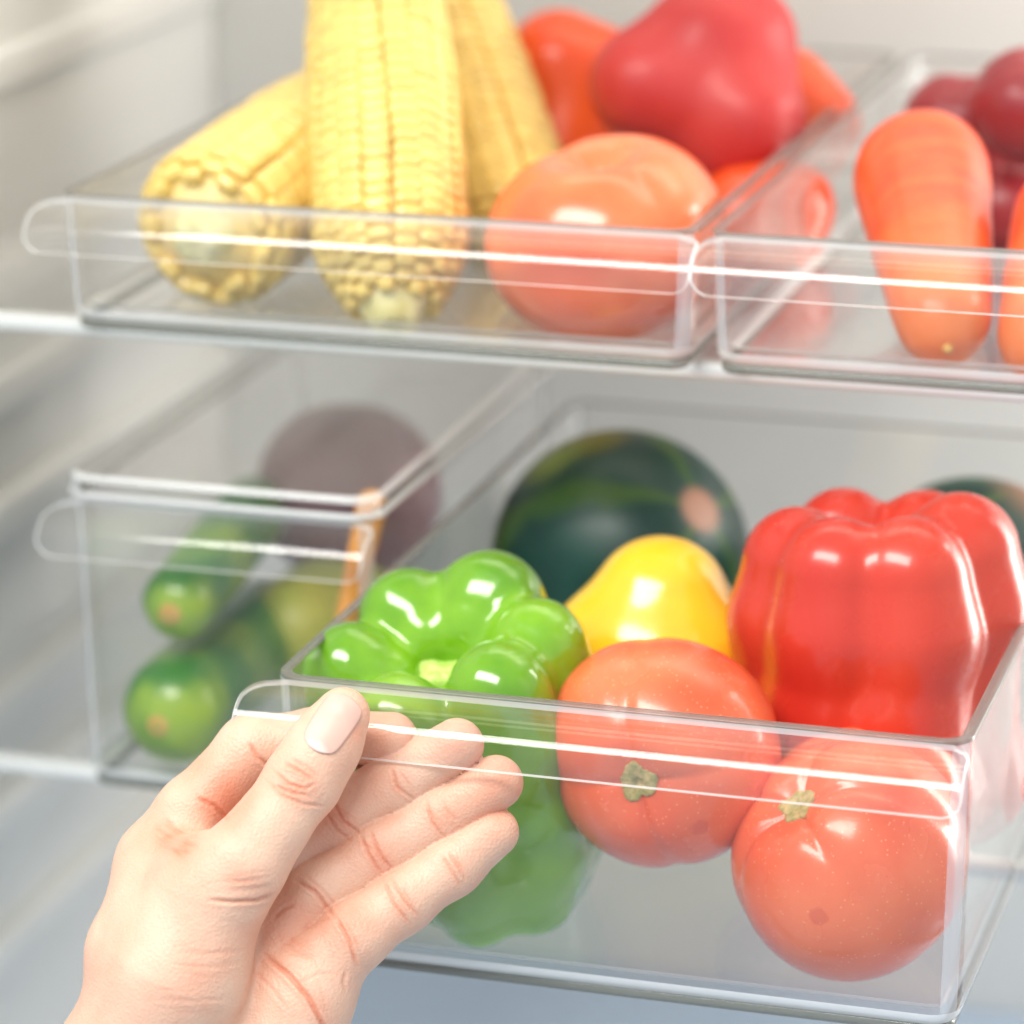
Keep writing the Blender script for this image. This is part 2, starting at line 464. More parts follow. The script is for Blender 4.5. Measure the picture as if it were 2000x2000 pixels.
def tomato(c, R, axis, m, label, seed=0, sq=.86, lob=.03, nl=5, scar=True, spin=0, group=None, name='tomato', cat='tomato', dim=.13):
    r_ = random.Random(seed); ph = [r_.uniform(0, 6.28) for _ in range(4)]; K = 60; prof = []
    for k in range(K+1):
        a = math.pi*k/K-math.pi/2; r = R*math.cos(a)**.92 if math.cos(a) > 1e-6 else 0.0
        z = R*sq*math.sin(a)
        if a > 0: z -= R*dim*math.exp(-(r/(R*.30))**2)*1.5
        else: z += R*.03*math.exp(-(r/(R*.2))**2)
        prof.append((max(r, 1e-5), z))
    def wob(th, u, r, z):
        f = lob*(.3+.7*max(0, (u-.35)/.65)**.8)
        cusp = 1-abs(math.sin((th*nl+ph[0]+.7*math.sin(th*2+ph[3]))/2))
        s = 1-f*cusp**2.2*1.6+.02*math.sin(2*th+ph[1])+.012*math.sin(3*th+ph[2])*math.sin(math.pi*u)
        dz = -R*.07*cusp**3*max(0, (u-.6)/.4)*(1 if r > R*.05 else 0)*min(1, r/(R*.3))
        return s, dz
    o = revolve(name, prof, m, wob=wob); orient(o, c, axis, spin); tag(o, label, cat, group)
    if scar:
        def zs(r): return R*sq*math.sqrt(max(0, 1-(r/R)**(2/.92)))-R*dim*1.5*math.exp(-(r/(R*.30))**2)
        bm = bmesh.new(); cen = bm.verts.new((0, 0, zs(0)+.0001)); rings = []; n = 48
        rad = [.0050*(1+.09*math.sin(2*math.pi*i/n*5+ph[0])+.12*math.sin(2*math.pi*i/n*3+ph[1])+.16*r_.random()) for i in range(n)]
        for f_, up_ in ((.22, .0002), (.34, .0010), (.55, .0008), (.8, .0006), (1., .0005), (1.04, -.0008)):
            rings.append([bm.verts.new((rad[i]*f_*math.cos(2*math.pi*i/n), rad[i]*f_*math.sin(2*math.pi*i/n), zs(rad[i]*f_)+up_+.00025*r_.uniform(-1, 1)*(f_ < 1))) for i in range(n)])
        for i in range(n): bm.faces.new((cen, rings[0][i], rings[0][(i+1) % n]))
        for a_, b2 in zip(rings, rings[1:]):
            for i in range(n): bm.faces.new((a_[i], b2[i], b2[(i+1) % n], a_[(i+1) % n]))
        bmesh.ops.recalc_face_normals(bm, faces=bm.faces)
        me = bpy.data.meshes.new('stem_scar'); bm.to_mesh(me); bm.free(); link('stem_scar', me, M_scar, o)
    return o


M_scar = mottled('stem_scar', (.34, .30, .10), (.58, .42, .18), scale=420, rough=.6, bump=.5, bscale=700)


def tom_mat(name, c1, c2, speck=True, spot=None, rough=.26):
    m = mottled(name, c1, c2, scale=22, rough=rough, bump=.05, bscale=1500, speck=((.95, .55, .32), 520, .42) if speck else None, sss=.25, coat=.25)
    if spot:
        N, L, b = nodes(m); src = b.inputs['Base Color'].links[0].from_socket
        tc = N.new('ShaderNodeTexCoord')
        for (p, r) in spot:
            vm = N.new('ShaderNodeVectorMath'); vm.operation = 'DISTANCE'; L.new(tc.outputs['Object'], vm.inputs[0]); vm.inputs[1].default_value = p
            nz = N.new('ShaderNodeTexNoise'); nz.inputs['Scale'].default_value = 600
            ad = N.new('ShaderNodeMath'); ad.operation = 'MULTIPLY_ADD'; L.new(nz.outputs[0], ad.inputs[0]); ad.inputs[1].default_value = .0016; L.new(vm.outputs['Value'], ad.inputs[2])
            mr = N.new('ShaderNodeMapRange'); mr.inputs[1].default_value = r; mr.inputs[2].default_value = r+.0009; mr.inputs[3].default_value = .55; mr.inputs[4].default_value = 0; L.new(ad.outputs[0], mr.inputs[0])
            mx = N.new('ShaderNodeMixRGB'); L.new(mr.outputs[0], mx.inputs[0]); L.new(src, mx.inputs[1]); mx.inputs[2].default_value = (.62, .06, .035, 1); src = mx.outputs[0]
        L.new(src, b.inputs['Base Color'])
    return m


TOM = ((.76, .105, .04), (.84, .19, .08))
tocam = Vector(-fw)
R_, U_ = Vector(rt), Vector(up)


def dirv(a, b, c=1): return (R_*a+U_*b+tocam*c).normalized()


m1 = tom_mat('tomato_skin', *TOM)
t1 = tomato(P(1295, 1468, .049), .0358, dirv(-.32, -.27, 1), m1, 'round tomato hung between the green pepper and the lower right tomato', 3, sq=.93, lob=.05, nl=4, spin=.6, dim=.10)
t2 = tomato(P(1660, 1676, .0418), .0362, dirv(-.62, .62, .55), tom_mat('speckled_tomato_skin', *TOM), 'largest tomato, speckled, lowest in the front right corner of the pulled bin', 5, sq=.94, lob=.03, nl=5, spin=.3)

def spots(o, c, pts):
    q = o.rotation_quaternion.inverted(); m = o.data.materials[0]; N, L, b = nodes(m); src = b.inputs['Base Color'].links[0].from_socket
    tc = N.new('ShaderNodeTexCoord')
    for (pw, r_) in pts:
        p = q @ (Vector(pw)-Vector(c))
        vm = N.new('ShaderNodeVectorMath'); vm.operation = 'DISTANCE'; L.new(tc.outputs['Object'], vm.inputs[0]); vm.inputs[1].default_value = p
        nz = N.new('ShaderNodeTexNoise'); nz.inputs['Scale'].default_value = 500; L.new(tc.outputs['Object'], nz.inputs[0])
        ad = N.new('ShaderNodeMath'); ad.operation = 'MULTIPLY_ADD'; L.new(nz.outputs[0], ad.inputs[0]); ad.inputs[1].default_value = .0022; L.new(vm.outputs['Value'], ad.inputs[2])
        mr = N.new('ShaderNodeMapRange'); mr.inputs[1].default_value = r_; mr.inputs[2].default_value = r_+.0008; mr.inputs[3].default_value = .32; mr.inputs[4].default_value = 0; L.new(ad.outputs[0], mr.inputs[0])
        mx = N.new('ShaderNodeMixRGB'); L.new(mr.outputs[0], mx.inputs[0]); L.new(src, mx.inputs[1]); mx.inputs[2].default_value = (.50, .03, .025, 1); src = mx.outputs[0]
    L.new(src, b.inputs['Base Color'])


def on_skin(c, R, px, py, yg):
    d = Vector(P(px, py, yg))-Vector(c); return Vector(c)+d.normalized()*R*.985


c1 = P(1295, 1468, .049); c2 = P(1660, 1676, .0418)
spots(t1, c1, [(on_skin(c1, .0358, 1356, 1594, .026), .0036)]); spots(t2, c2, [(on_skin(c2, .0362, 1610, 1770, .012), .0036)])
t3 = tomato(P(1695, 1530, .088), .0315, dirv(-.1, .9, .3), tom_mat('orange_tomato_skin', (.82, .10, .03), (.88, .16, .05)), 'orange red tomato just showing its top over the rim before the red pepper', 8, sq=.86, lob=.04, nl=5, scar=False)
t4 = tomato(P(1186, 463, .172), .0405, Vector((-.10, -.16, 1)), tom_mat('upper_tomato_skin', (.84, .14, .05), (.90, .24, .10), speck=False, rough=.2), 'glossy pale orange tomato behind the front of the corn bin', 9, sq=.81, lob=.09, nl=2, scar=False, spin=1.7, dim=.18)


# ---- peppers as implicit lobes
def pepper(name, base, axis, ref, lobes, core, m, label, group='bell peppers', h=.0016, k=.0045, cavity=None, pad=.01):
    """base: world point; axis: up direction; ref: direction of angle 0; lobes: list of chains [(angle,radius,height,r)...]"""
    A = Vector(axis).normalized(); X_ = (Vector(ref)-A*A.dot(Vector(ref))).normalized(); Y_ = A.cross(X_)
    B = Vector(base)
    ch = []
    for l in lobes:
        pts = [np.array(B+A*hh+(X_*math.cos(math.radians(an))+Y_*math.sin(math.radians(an)))*rr) for an, rr, hh, _ in l]
        ch.append((pts, [q[3] for q in l]))
    cc = ([np.array(B+A*hh) for hh, _ in core], [q[1] for q in core])

    def fn(X):
        d = chain(X, *cc, k=.004)
        for p_, r_ in ch: d = smin(d, chain(X, p_, r_, k=.006), k)
        if cavity:
            cv = cone(X, np.array(B+A*cavity[0]), np.array(B+A*cavity[1]), cavity[2], cavity[3]); d = smax(d, -cv, .003)
        return d
    allp = np.array([p for p_, _ in ch+[cc] for p in p_]); mr = max(max(r_) for _, r_ in ch+[cc])
    V, Q = surfnet(fn, allp.min(0)-mr-.004, allp.max(0)+mr+.004, h)
    V = snap(fn, V, 2)
    o = link(name, mesh_np(name, V-np.array(B), Q), m); o.location = B
    tag(o, label, 'bell pepper', group)
    return o, (A, X_, Y_, B)


M_gp = mottled('green_pepper_skin', (.085, .26, .005), (.20, .43, .012), scale=24, rough=.16, coat=.6, bump=.25, bscale=80, sss=.2, ssc=(.3, 1, .1))
# crown centre seen at (865,1232); foot near (975,1790)
gb = P(985, 1765, .058); gt = P(852, 1236, .047)
ga = Vector(gt-gb); GH = ga.length; ga.normalize()
gl = []
for an, rs, rr, hh, rb_ in ((112, .0260, .0165, .003, .016), (54, .0265, .0190, .002, .018), (0, .0285, .0165, -.006, .018), (-52, .0255, .0175, -.010, .019), (-122, .0275, .0175, -.012, .017), (172, .0285, .0165, -.003, .015)):
    top = GH+hh-.004
    gl.append([(an, rs*.58, top-.005, rr*.50), (an, rs, top-.002, rr*.88), (an, rs*1.02, top-.020, rr), (an+4, rs*.88, top-.042, rr*.98), (an+8, rs*.66, .022, rb_), (an+8, rs*.58, .008, rb_*.76)])
gp, gf = pepper('bell_pepper', gb, ga, R_, gl, [(.014, .012), (GH-.032, .015)], M_gp, 'bright green bell pepper standing stem end up behind the hand', k=.0055, h=.0012)
# its cut stem in the hollow
A, X_, Y_, B = gf
bm = bmesh.new(); rings = []
for k, (rr, hh) in enumerate(((.0130, -.024), (.0125, -.019), (.0108, -.0160), (.0118, -.0135), (.0110, -.0105), (.0086, -.0118), (.002, -.0128))):
    ring = []
    for i in range(36):
        th = 2*math.pi*i/36; q = rr*(1+.16*math.sin(th*5+.6)*(k < 5)+.08*math.sin(th*11)); z = hh+.0016*math.sin(th*3+1)*(k in (3, 4, 5))+.0008*rng.uniform(-1, 1)*(k > 2)
        ring.append(bm.verts.new((X_*math.cos(th)+Y_*math.sin(th))*q+A*(GH+z)))
    rings.append(ring)
for a, b in zip(rings, rings[1:]):
    for i in range(36): bm.faces.new((a[i], a[(i+1) % 36], b[(i+1) % 36], b[i]))
bm.faces.new(rings[-1]); bm.faces.new(rings[0][::-1]); bmesh.ops.recalc_face_normals(bm, faces=bm.faces)
me = bpy.data.meshes.new('cut_stem'); bm.to_mesh(me); bm.free()
link('cut_stem', me, mottled('cut_stem', (.42, .66, .10), (.62, .74, .24), scale=260, rough=.55, bump=.4, bscale=600), gp)

M_rp = mottled('red_pepper_skin', (.51, .030, .018), (.57, .050, .025), scale=22, rough=.27, coat=.22, bump=.35, bscale=70, sss=.12, ssc=(1, .1, .05), stretch=(1, 1, .3))
rb = P(1690, 1516, .116); rl = []
for an, rs, rr, top, rb_ in ((190, .0270, .0185, .0885, .018), (236, .0270, .0195, .0905, .019), (288, .0275, .0205, .0920, .020), (342, .0285, .0200, .0950, .020), (45, .0265, .0180, .0880, .018), (110, .0250, .0180, .0870, .018)):
    rl.append([(an, rs*.55, top-.020, rr*.62), (an, rs*.92, top-rr*.85, rr*.86), (an+2, rs, top-.034, rr), (an-3, rs*.90, top-.062, rr*1.02), (an+6, rs*.98, .004, rb_*1.2)])
rp, rf_ = pepper('bell_pepper', rb, (.02, .0, 1), R_, rl, [(.010, .024), (.058, .022)], M_rp, 'large red bell pepper standing in the right of the pulled bin', k=.0042, h=.0014)
A, X_, Y_, B = rf_
bm = bmesh.new()
bmesh.ops.create_cone(bm, cap_ends=True, segments=16, radius1=.0085, radius2=.005, depth=.020)
for v in bm.verts: v.co = Vector((A*(.072+v.co.z)+X_*(v.co.x)+Y_*(v.co.y)))
me = bpy.data.meshes.new('stem'); bm.to_mesh(me); bm.free(); link('stem', me, mottled('pepper_stem', (.22, .42, .05), (.4, .58, .12), scale=150, rough=.5), rp)

M_yp = mottled('yellow_pepper_skin', (.93, .50, .015), (.95, .64, .04), scale=18, rough=.22, coat=.5, sss=.15, ssc=(1, .5, .1))
yb = P(1270, 1420, .125); yl = []
for an, rs, rr in ((185, .0180, .0185), (255, .0165, .0185), (320, .0180, .0185), (40, .017, .018), (110, .017, .018)):
    yl.append([(an, rs*.30, .0435, rr*.72), (an, rs*.90, .028, rr*.92), (an, rs*1.25, .010, rr), (an, rs*1.3, -.010, rr)])
pepper('bell_pepper', yb, (.06, .05, 1), R_, yl, [(0, .018), (.036, .014)], M_yp, 'yellow bell pepper wedged between the green and red peppers', k=.014, h=.0016)

M_cr = mottled('crimson_pepper_skin', (.44, .018, .022), (.54, .040, .036), scale=14, rough=.46, coat=.05, sss=.1)
cb = P(1370, 172, .285)
def fr_(a, b, c_): return R_*a+U_*b+tocam*c_
def blob(name, pts, rad, k, m, label, cat, group=None, h=.0018):
    pts = [np.array(p) for p in pts]

    def fn(X):
        d = None
        for (i, j) in [(a, b) for a in range(len(pts)) for b in range(a+1, len(pts))]:
            e = cone(X, pts[i], pts[j], rad[i], rad[j]); d = e if d is None else smin(d, e, k)
        return d
    a = np.array(pts); mr = max(rad)+k*.5+.003
    V, Q = surfnet(fn, a.min(0)-mr, a.max(0)+mr, h); V = snap(fn, V); c = a.mean(0)
    o = link(name, mesh_np(name, V-c, Q), m); o.location = c; tag(o, label, cat, group)
    return o


C0 = Vector(cb)
blob('bell_pepper', [C0+fr_(.001, .016, 0), C0+fr_(-.020, .001, .004), C0+fr_(.016, -.011, .006), C0+fr_(.013, .017, -.006), C0+fr_(.010, -.019, .004)], [.0145, .0130, .0130, .0140, .0100], .015, M_cr,
     'dark crimson bell pepper piled highest behind the upper tomato', 'bell pepper', 'bell peppers')
M_or = mottled('orange_red_skin', (.66, .055, .010), (.74, .10, .018), scale=14, rough=.34, coat=.15, sss=.1)
C1 = Vector(P(1112, 160, .335))
blob('bell_pepper', [C1+fr_(-.004, .006, 0), C1+fr_(.012, .002, 0), C1+fr_(-.004, -.028, .0)], [.0190, .0165, .018], .008, M_or, 'orange red pepper at the back between corn and crimson pepper', 'bell pepper', 'bell peppers')
C2 = Vector(P(1560, 225, .345))
blob('bell_pepper', [C2+fr_(-.006, .006, 0), C2+fr_(.006, -.004, 0), C2+fr_(-.012, -.028, .0)], [.0175, .0150, .020], .008, M_or, 'orange red pepper at the back right of the crimson pepper', 'bell pepper', 'bell peppers')
C3 = Vector(P(1480, 430, .26))
blob('bell_pepper', [C3+fr_(-.004, .0, 0), C3+fr_(.010, .004, 0), C3+fr_(.0, -.014, .0)], [.0175, .0150, .018], .008, M_or, 'added pepper standing in for a red reflection, low beside the divider behind the upper tomato', 'bell pepper', 'bell peppers')  # red reflection and refraction of the tomatoes, built as an added pepper

# ---- watermelons
def melon_mat(name, brown):
    m = mottled(name, (.001, .050, .036), (.002, .026, .024), scale=30, rough=.42, coat=0); N, L, b = nodes(m)
    tc = N.new('ShaderNodeTexCoord'); sx = N.new('ShaderNodeSeparateXYZ'); L.new(tc.outputs['Object'], sx.inputs[0])
    at = N.new('ShaderNodeMath'); at.operation = 'ARCTAN2'; L.new(sx.outputs[1], at.inputs[0]); L.new(sx.outputs[0], at.inputs[1])
    nz = N.new('ShaderNodeTexNoise'); nz.inputs['Scale'].default_value = 45; nz.inputs['Detail'].default_value = 3; L.new(tc.outputs['Object'], nz.inputs[0])
    ad = N.new('ShaderNodeMath'); ad.operation = 'MULTIPLY_ADD'; L.new(nz.outputs[0], ad.inputs[0]); ad.inputs[1].default_value = .55; L.new(at.outputs[0], ad.inputs[2])
    mu = N.new('ShaderNodeMath'); mu.operation = 'MULTIPLY'; L.new(ad.outputs[0], mu.inputs[0]); mu.inputs[1].default_value = 5
    sn = N.new('ShaderNodeMath'); sn.operation = 'SINE'; L.new(mu.outputs[0], sn.inputs[0])
    r = N.new('ShaderNodeValToRGB'); r.color_ramp.elements[0].position = .60; r.color_ramp.elements[0].color = (0, 0, 0, 1); r.color_ramp.elements[1].position = 1.; r.color_ramp.elements[1].color = (.8, .8, .8, 1); L.new(sn.outputs[0], r.inputs[0])
    src = b.inputs['Base Color'].links[0].from_socket
    mx = N.new('ShaderNodeMixRGB'); L.new(r.outputs[0], mx.inputs[0]); L.new(src, mx.inputs[1]); mx.inputs[2].default_value = (.045, .12, .02, 1); src = mx.outputs[0]
    for p, rad, soft, col in brown:
        vm = N.new('ShaderNodeVectorMath'); vm.operation = 'DISTANCE'; L.new(tc.outputs['Object'], vm.inputs[0]); vm.inputs[1].default_value = p
        mr = N.new('ShaderNodeMapRange'); mr.inputs[1].default_value = rad; mr.inputs[2].default_value = rad+soft; mr.inputs[3].default_value = .95; mr.inputs[4].default_value = 0; L.new(vm.outputs['Value'], mr.inputs[0])
        m2 = N.new('ShaderNodeMixRGB'); L.new(mr.outputs[0], m2.inputs[0]); L.new(src, m2.inputs[1]); m2.inputs[2].default_value = (*col, 1); src = m2.outputs[0]
    L.new(src, b.inputs['Base Color'])
    return m


def melon(c, r, rz, axis, label, brown):
    prof = [(r*math.cos(a), rz*math.sin(a)) for a in np.linspace(-math.pi/2+.01, math.pi/2-.01, 50)]
    o = revolve('watermelon', prof, melon_mat('watermelon_rind', brown), n=80); orient(o, c, axis); tag(o, label, 'watermelon', 'small watermelons at the back of the pulled bin')
    return o


melon(P(1212, 1090, .225), .0455, .0455, dirv(.62, .40, .75), 'dark green watermelon with a tan scar behind the yellow pepper', [((0, 0, .0455), .0060, .004, (.42, .20, .12)), (tuple(dirv(.62, .40, .75).to_track_quat('Z', 'Y').inverted() @ (U_*.043-R_*.012+tocam*.012)), .008, .010, (.16, .17, .015)), (tuple(dirv(.62, .40, .75).to_track_quat('Z', 'Y').inverted() @ (U_*.036-R_*.026+tocam*.016)), .006, .009, (.14, .20, .015))])
melon(P(1890, 1190, .245), .0440, .0470, dirv(.3, .8, .3), 'dark green watermelon mostly hidden behind the large red pepper', [((.005, -.012, .044), .012, .014, (.22, .10, .05))])


# ---- corn
M_corn = mottled('corn_kernel', (.83, .57, .135), (.90, .71, .26), scale=60, rough=.22, coat=.2, sss=.25, ssc=(1, .7, .2), coord='Generated')
N, L, b = nodes(M_corn); oi = N.new('ShaderNodeObjectInfo'); hs = N.new('ShaderNodeHueSaturation'); src = b.inputs['Base Color'].links[0].from_socket
mr = N.new('ShaderNodeMapRange'); mr.inputs[3].default_value = .86; mr.inputs[4].default_value = 1.06; L.new(oi.outputs['Random'], mr.inputs[0]); L.new(mr.outputs[0], hs.inputs['Value']); L.new(src, hs.inputs['Color']); L.new(hs.outputs[0], b.inputs['Base Color'])
M_cob = mottled('cob_core', (.84, .62, .20), (.88, .72, .34), scale=90, rough=.6, bump=.5, bscale=300)
M_husk = mottled('pale_husk', (.72, .66, .26), (.86, .80, .50), scale=70, rough=.5, bump=.3, bscale=300, sss=.2, ssc=(.6, 1, .3))


def kernel_mesh():
    bm = bmesh.new(); bmesh.ops.create_cube(bm, size=1)
    bmesh.ops.bevel(bm, geom=list(bm.edges), offset=.30, segments=2, profile=.6, affect='EDGES')
    me = bpy.data.meshes.new('kernel'); bm.to_mesh(me); bm.free(); me.materials.append(M_corn)
    for p in me.polygons: p.use_smooth = True
    return me


K_ME = kernel_mesh()


def corn(base, tip, R, label, rows=17, step=.0048, seed=1, husk=True, t0=.62, tl=.020):
    r_ = random.Random(seed); base = Vector(base); tip = Vector(tip); Lc = (tip-base).length
    e = empty('corn_cob', base); q = (tip-base).normalized().to_track_quat('Z', 'Y'); e.rotation_mode = 'QUATERNION'; e.rotation_quaternion = q
    tag(e, label, 'corn', 'peeled corn cobs in the upper bin')

    def prof(s):   # radius at distance s from the cut end
        u = s/Lc; a = min(1, s/tl); return R*(t0+(1-t0)*math.sin(a*math.pi/2))*(1-.30*max(0, (u-.45)/.55)**1.6)
    pr = [(1e-5, .002), (.010, .0015), (.0125, .004)]+[(prof(s)-.0042, s) for s in np.linspace(.006, Lc, 24)]+[(.002, Lc+.006)]
    revolve('cob_core', pr, M_cob, n=40, parent=e)
    mw = q.to_matrix().to_3x3(); toc = (mw.inverted() @ (Vector(CAM)-base)).normalized()
    ks = []
    for i in range(rows):
        ph = 2*math.pi*i/rows+.05*r_.uniform(-1, 1)
        s = .0035+.0022*(i % 2)+r_.uniform(0, .001)
        while s < Lc-.004:
            ks.append((ph+.03*math.sin(s*60+i), s)); s += step*r_.uniform(.93, 1.07)
    mats = []
    for ph, s in ks:
        rr = prof(s); slope = (prof(s+.001)-prof(s-.001))/.002
        out = Vector((math.cos(ph), math.sin(ph), 0)); ax = Vector((0, 0, 1)); n_ = (out-ax*slope).normalized(); t_ = ax.cross(out).normalized(); v_ = n_.cross(t_)
        wd = 2*math.pi*rr/rows*1.03; sc_ = r_.uniform(.94, 1.04)
        Mx = Matrix((t_*wd*sc_, v_*step*1.04*sc_, n_*.0056)).transposed().to_4x4(); Mx.translation = out*(rr-.0026+r_.uniform(-.0003, .0003))+ax*s
        mats.append((n_.dot(toc)+(-.6*s/Lc), Mx))
    mats.sort(key=lambda t: -t[0])
    for _, Mx in mats[:290]:
        o = bpy.data.objects.new('kernel', K_ME); C.objects.link(o); o.parent = e; o.matrix_local = Mx
    kv = [v.co.copy() for v in K_ME.vertices]; kf = [tuple(p.vertices) for p in K_ME.polygons]; V = []; F = []
    for _, Mx in mats[290:]:
        b0 = len(V); V += [Mx @ v for v in kv]; F += [tuple(b0+i for i in f) for f in kf]
    o = link('kernels', mesh_np('kernels', V, F), M_corn, e); o['kind'] = 'stuff'
    # cut stalk and husk remnants
    pr = [(1e-5, -.0050), (.0050, -.0054), (.0078, -.0046), (.0088, -.0010), (.0108, .0015), (.0125, .006)]
    st = revolve('stalk_end', pr, M_husk, n=32, parent=e, wob=lambda th, u, r, z: (1+.05*math.sin(5*th+seed), .0003*math.sin(7*th)))
    if husk and 0:
        for k in range(3):
            ph = -1.9+k*2.2+r_.uniform(-.3, .3); w0 = r_.uniform(.009, .013); ln = r_.uniform(.006, .010); V = []; F = []
            for i in range(6):
                u = i/5; rr = .0115+(prof(.012*u*1.2)-.0105)*u
                for sgn in (-1, 0, 1):
                    a = ph+sgn*w0*(1-u*.85)/.016/2*1.3
                    V.append(((rr+.0010)*math.cos(a), (rr+.0010)*math.sin(a), -.002+ln*u))
                if i:
                    for c2 in (0, 1): q0 = (i-1)*3+c2; F.append((q0, q0+1, q0+4, q0+3))
            hb = link('husk_leaf', mesh_np('husk_leaf', V, F), M_husk, e); md = hb.modifiers.new('t', 'SOLIDIFY'); md.thickness = .0007
    return e


corn(P(772, 612, .142), P(722, -190, .245), .0262, 'upright corn cob leaning back, nearest and tallest in the bin', seed=2, rows=18, t0=.50, tl=.030)
corn(P(392, 462, .142), P(765, 185, .300), .0278, 'corn cob lying on its side with the cut end facing out, at far left', seed=5, rows=18, t0=.66, tl=.013)
corn(P(1030, 500, .245), P(770, -230, .345), .0240, 'third corn cob, furthest back, leaning beside the orange red pepper', seed=9, rows=18)

# ---- carrots and apples at upper right
M_spot = mottled('blossom_scar', (.55, .26, .05), (.70, .42, .14), scale=300, rough=.7)
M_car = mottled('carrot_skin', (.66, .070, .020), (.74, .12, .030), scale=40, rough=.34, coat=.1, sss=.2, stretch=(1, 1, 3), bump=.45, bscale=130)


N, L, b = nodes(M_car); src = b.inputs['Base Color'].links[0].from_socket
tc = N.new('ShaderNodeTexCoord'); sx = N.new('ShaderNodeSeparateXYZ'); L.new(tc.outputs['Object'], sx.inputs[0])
mr = N.new('ShaderNodeMapRange'); mr.inputs[1].default_value = -.014; mr.inputs[2].default_value = .040; mr.inputs[3].default_value = .75; mr.inputs[4].default_value = 0; L.new(sx.outputs[2], mr.inputs[0])  # paler tip: strong light on the near end painted into the skin
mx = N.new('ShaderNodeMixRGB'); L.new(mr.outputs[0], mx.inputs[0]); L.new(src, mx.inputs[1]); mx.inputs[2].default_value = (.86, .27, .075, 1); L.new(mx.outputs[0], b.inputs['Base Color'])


def carrot(a, b_, ra, rb_, label, seed=0, m=None):
    a, b_ = Vector(a), Vector(b_); Ln = (b_-a).length; pr = []
    for k in range(13): t = math.radians(90*k/12); pr.append((max(1e-5, rb_*math.sin(t)), Ln-(-rb_*math.cos(t))))
    pr = [(1e-5, -rb_)]+[(rb_*math.sin(math.radians(t)), -rb_*math.cos(math.radians(t))) for t in range(8, 91, 8)]
    for u in np.linspace(.06, .94, 14): pr.append((rb_+(ra-rb_)*(u**.85), Ln*u))
    pr += [(ra*math.cos(math.radians(t)), Ln+ra*math.sin(math.radians(t))) for t in range(0, 86, 8)]+[(1e-5, Ln+ra)]
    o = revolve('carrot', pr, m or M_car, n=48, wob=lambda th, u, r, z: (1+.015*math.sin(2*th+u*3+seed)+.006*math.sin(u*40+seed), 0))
    orient(o, b_, a-b_); tag(o, label, 'carrot', 'blunt carrots')
    # root tip nub
    nb = revolve('root_tip', [(1e-5, -.0022), (.0012, -.002), (.0018, -.0005), (.0022, .001)], M_spot, n=14, parent=o); nb.location = (0, 0, -rb_+.0004)
    return o


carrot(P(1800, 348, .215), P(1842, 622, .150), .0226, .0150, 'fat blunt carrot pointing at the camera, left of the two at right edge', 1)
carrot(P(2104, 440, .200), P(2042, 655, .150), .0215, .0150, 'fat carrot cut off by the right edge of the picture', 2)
M_mar = mottled('maroon_apple_skin', (.26, .018, .028), (.34, .035, .04), scale=20, rough=.38, coat=.1)
tomato(P(1880, 240, .330), .0215, Vector((.1, .1, 1)), M_mar, 'maroon apple behind the left blunt carrot', 21, scar=False, name='apple', cat='apple', group='maroon apples')
tomato(P(2030, 205, .300), .0240, Vector((.1, -.1, 1)), M_mar, 'larger maroon apple cut off by the right edge above the carrots', 22, scar=False, name='apple', cat='apple', group='maroon apples')
tomato(P(1960, 400, .320), .0215, Vector((.1, -.1, 1)), M_mar, 'lowest maroon apple, in the gap between the two carrots', 23, scar=False, name='apple', cat='apple', group='maroon apples')

# ---- narrow bin contents
M_cuc = mottled('cucumber_skin', (.030, .20, .010), (.30, .46, .03), scale=26, rough=.30, coat=.25, bump=.15, bscale=250, lohi=(.42, .62))
M_spot = mottled('blossom_scar', (.55, .26, .05), (.70, .42, .14), scale=300, rough=.7)


def cucumber(c, axis, R, Ln, label, seed):
    pr = [(1e-5, -R)]+[(R*math.sin(math.radians(t)), -R*.95*math.cos(math.radians(t))) for t in range(6, 91, 7)]+[(R*(1+.03*math.sin(u*3)), Ln*u) for u in np.linspace(.08, .92, 10)]+[(R*math.cos(math.radians(t)), Ln+R*math.sin(math.radians(t))) for t in range(0, 86, 8)]+[(1e-5, Ln+R)]
    o = revolve('cucumber', pr, M_cuc, n=64, wob=lambda th, u, r, z: (1+.012*math.sin(6*th+seed)+.012*math.sin(2*th), 0))
    orient(o, c, axis); tag(o, label, 'cucumber', 'cucumbers in the narrow bin')
    s = revolve('blossom_scar', [(1e-5, -.0008), (.0032, -.0005), (.0042, .0004), (.0050, .002)], M_spot, n=20, parent=o); s.location = (0, 0, -R*.955+.0006)
    return o


cucumber(P(352, 1175, .150), Vector((-.08, 1, .06)), .0130, .09, 'upper green cucumber with a tan blossom end in the lidded bin', 1)
cucumber(P(345, 1385, .143), Vector((.0, 1, .0)), .0185, .09, 'larger lower green cucumber with yellow patches in the lidded bin', 2)
M_pear = mottled('pear_skin', (.30, .36, .03), (.46, .44, .05), scale=30, rough=.45)
Q0 = Vector(P(585, 1235, .225)); blob('pear', [Q0, Q0+Vector((.008, .03, .012))], [.0215, .015], .01, M_pear, 'yellow green pear behind the cucumbers in the lidded bin', 'pear')
M_pur = mottled('purple_cabbage_leaf', (.20, .07, .095), (.28, .11, .13), scale=26, rough=.5)
tomato(P(680, 960, .270), .0340, Vector((0, .2, 1)), M_pur, 'dull purple cabbage at the back of the lidded bin', 31, scar=False, name='cabbage', cat='cabbage', dim=.02, sq=.98, lob=.015)
carrot(P(727, 985, .150), P(668, 1250, .140), .0052, .0034, 'slim orange carrot upright by the right wall of the lidded bin', 3, mottled('slim_carrot_skin', (.80, .30, .03), (.86, .40, .06), scale=60, rough=.4))


# ------------------------------------------------------------------ hand
def Z4(x, y): return 100+.5435*x, 1250+.5435*y


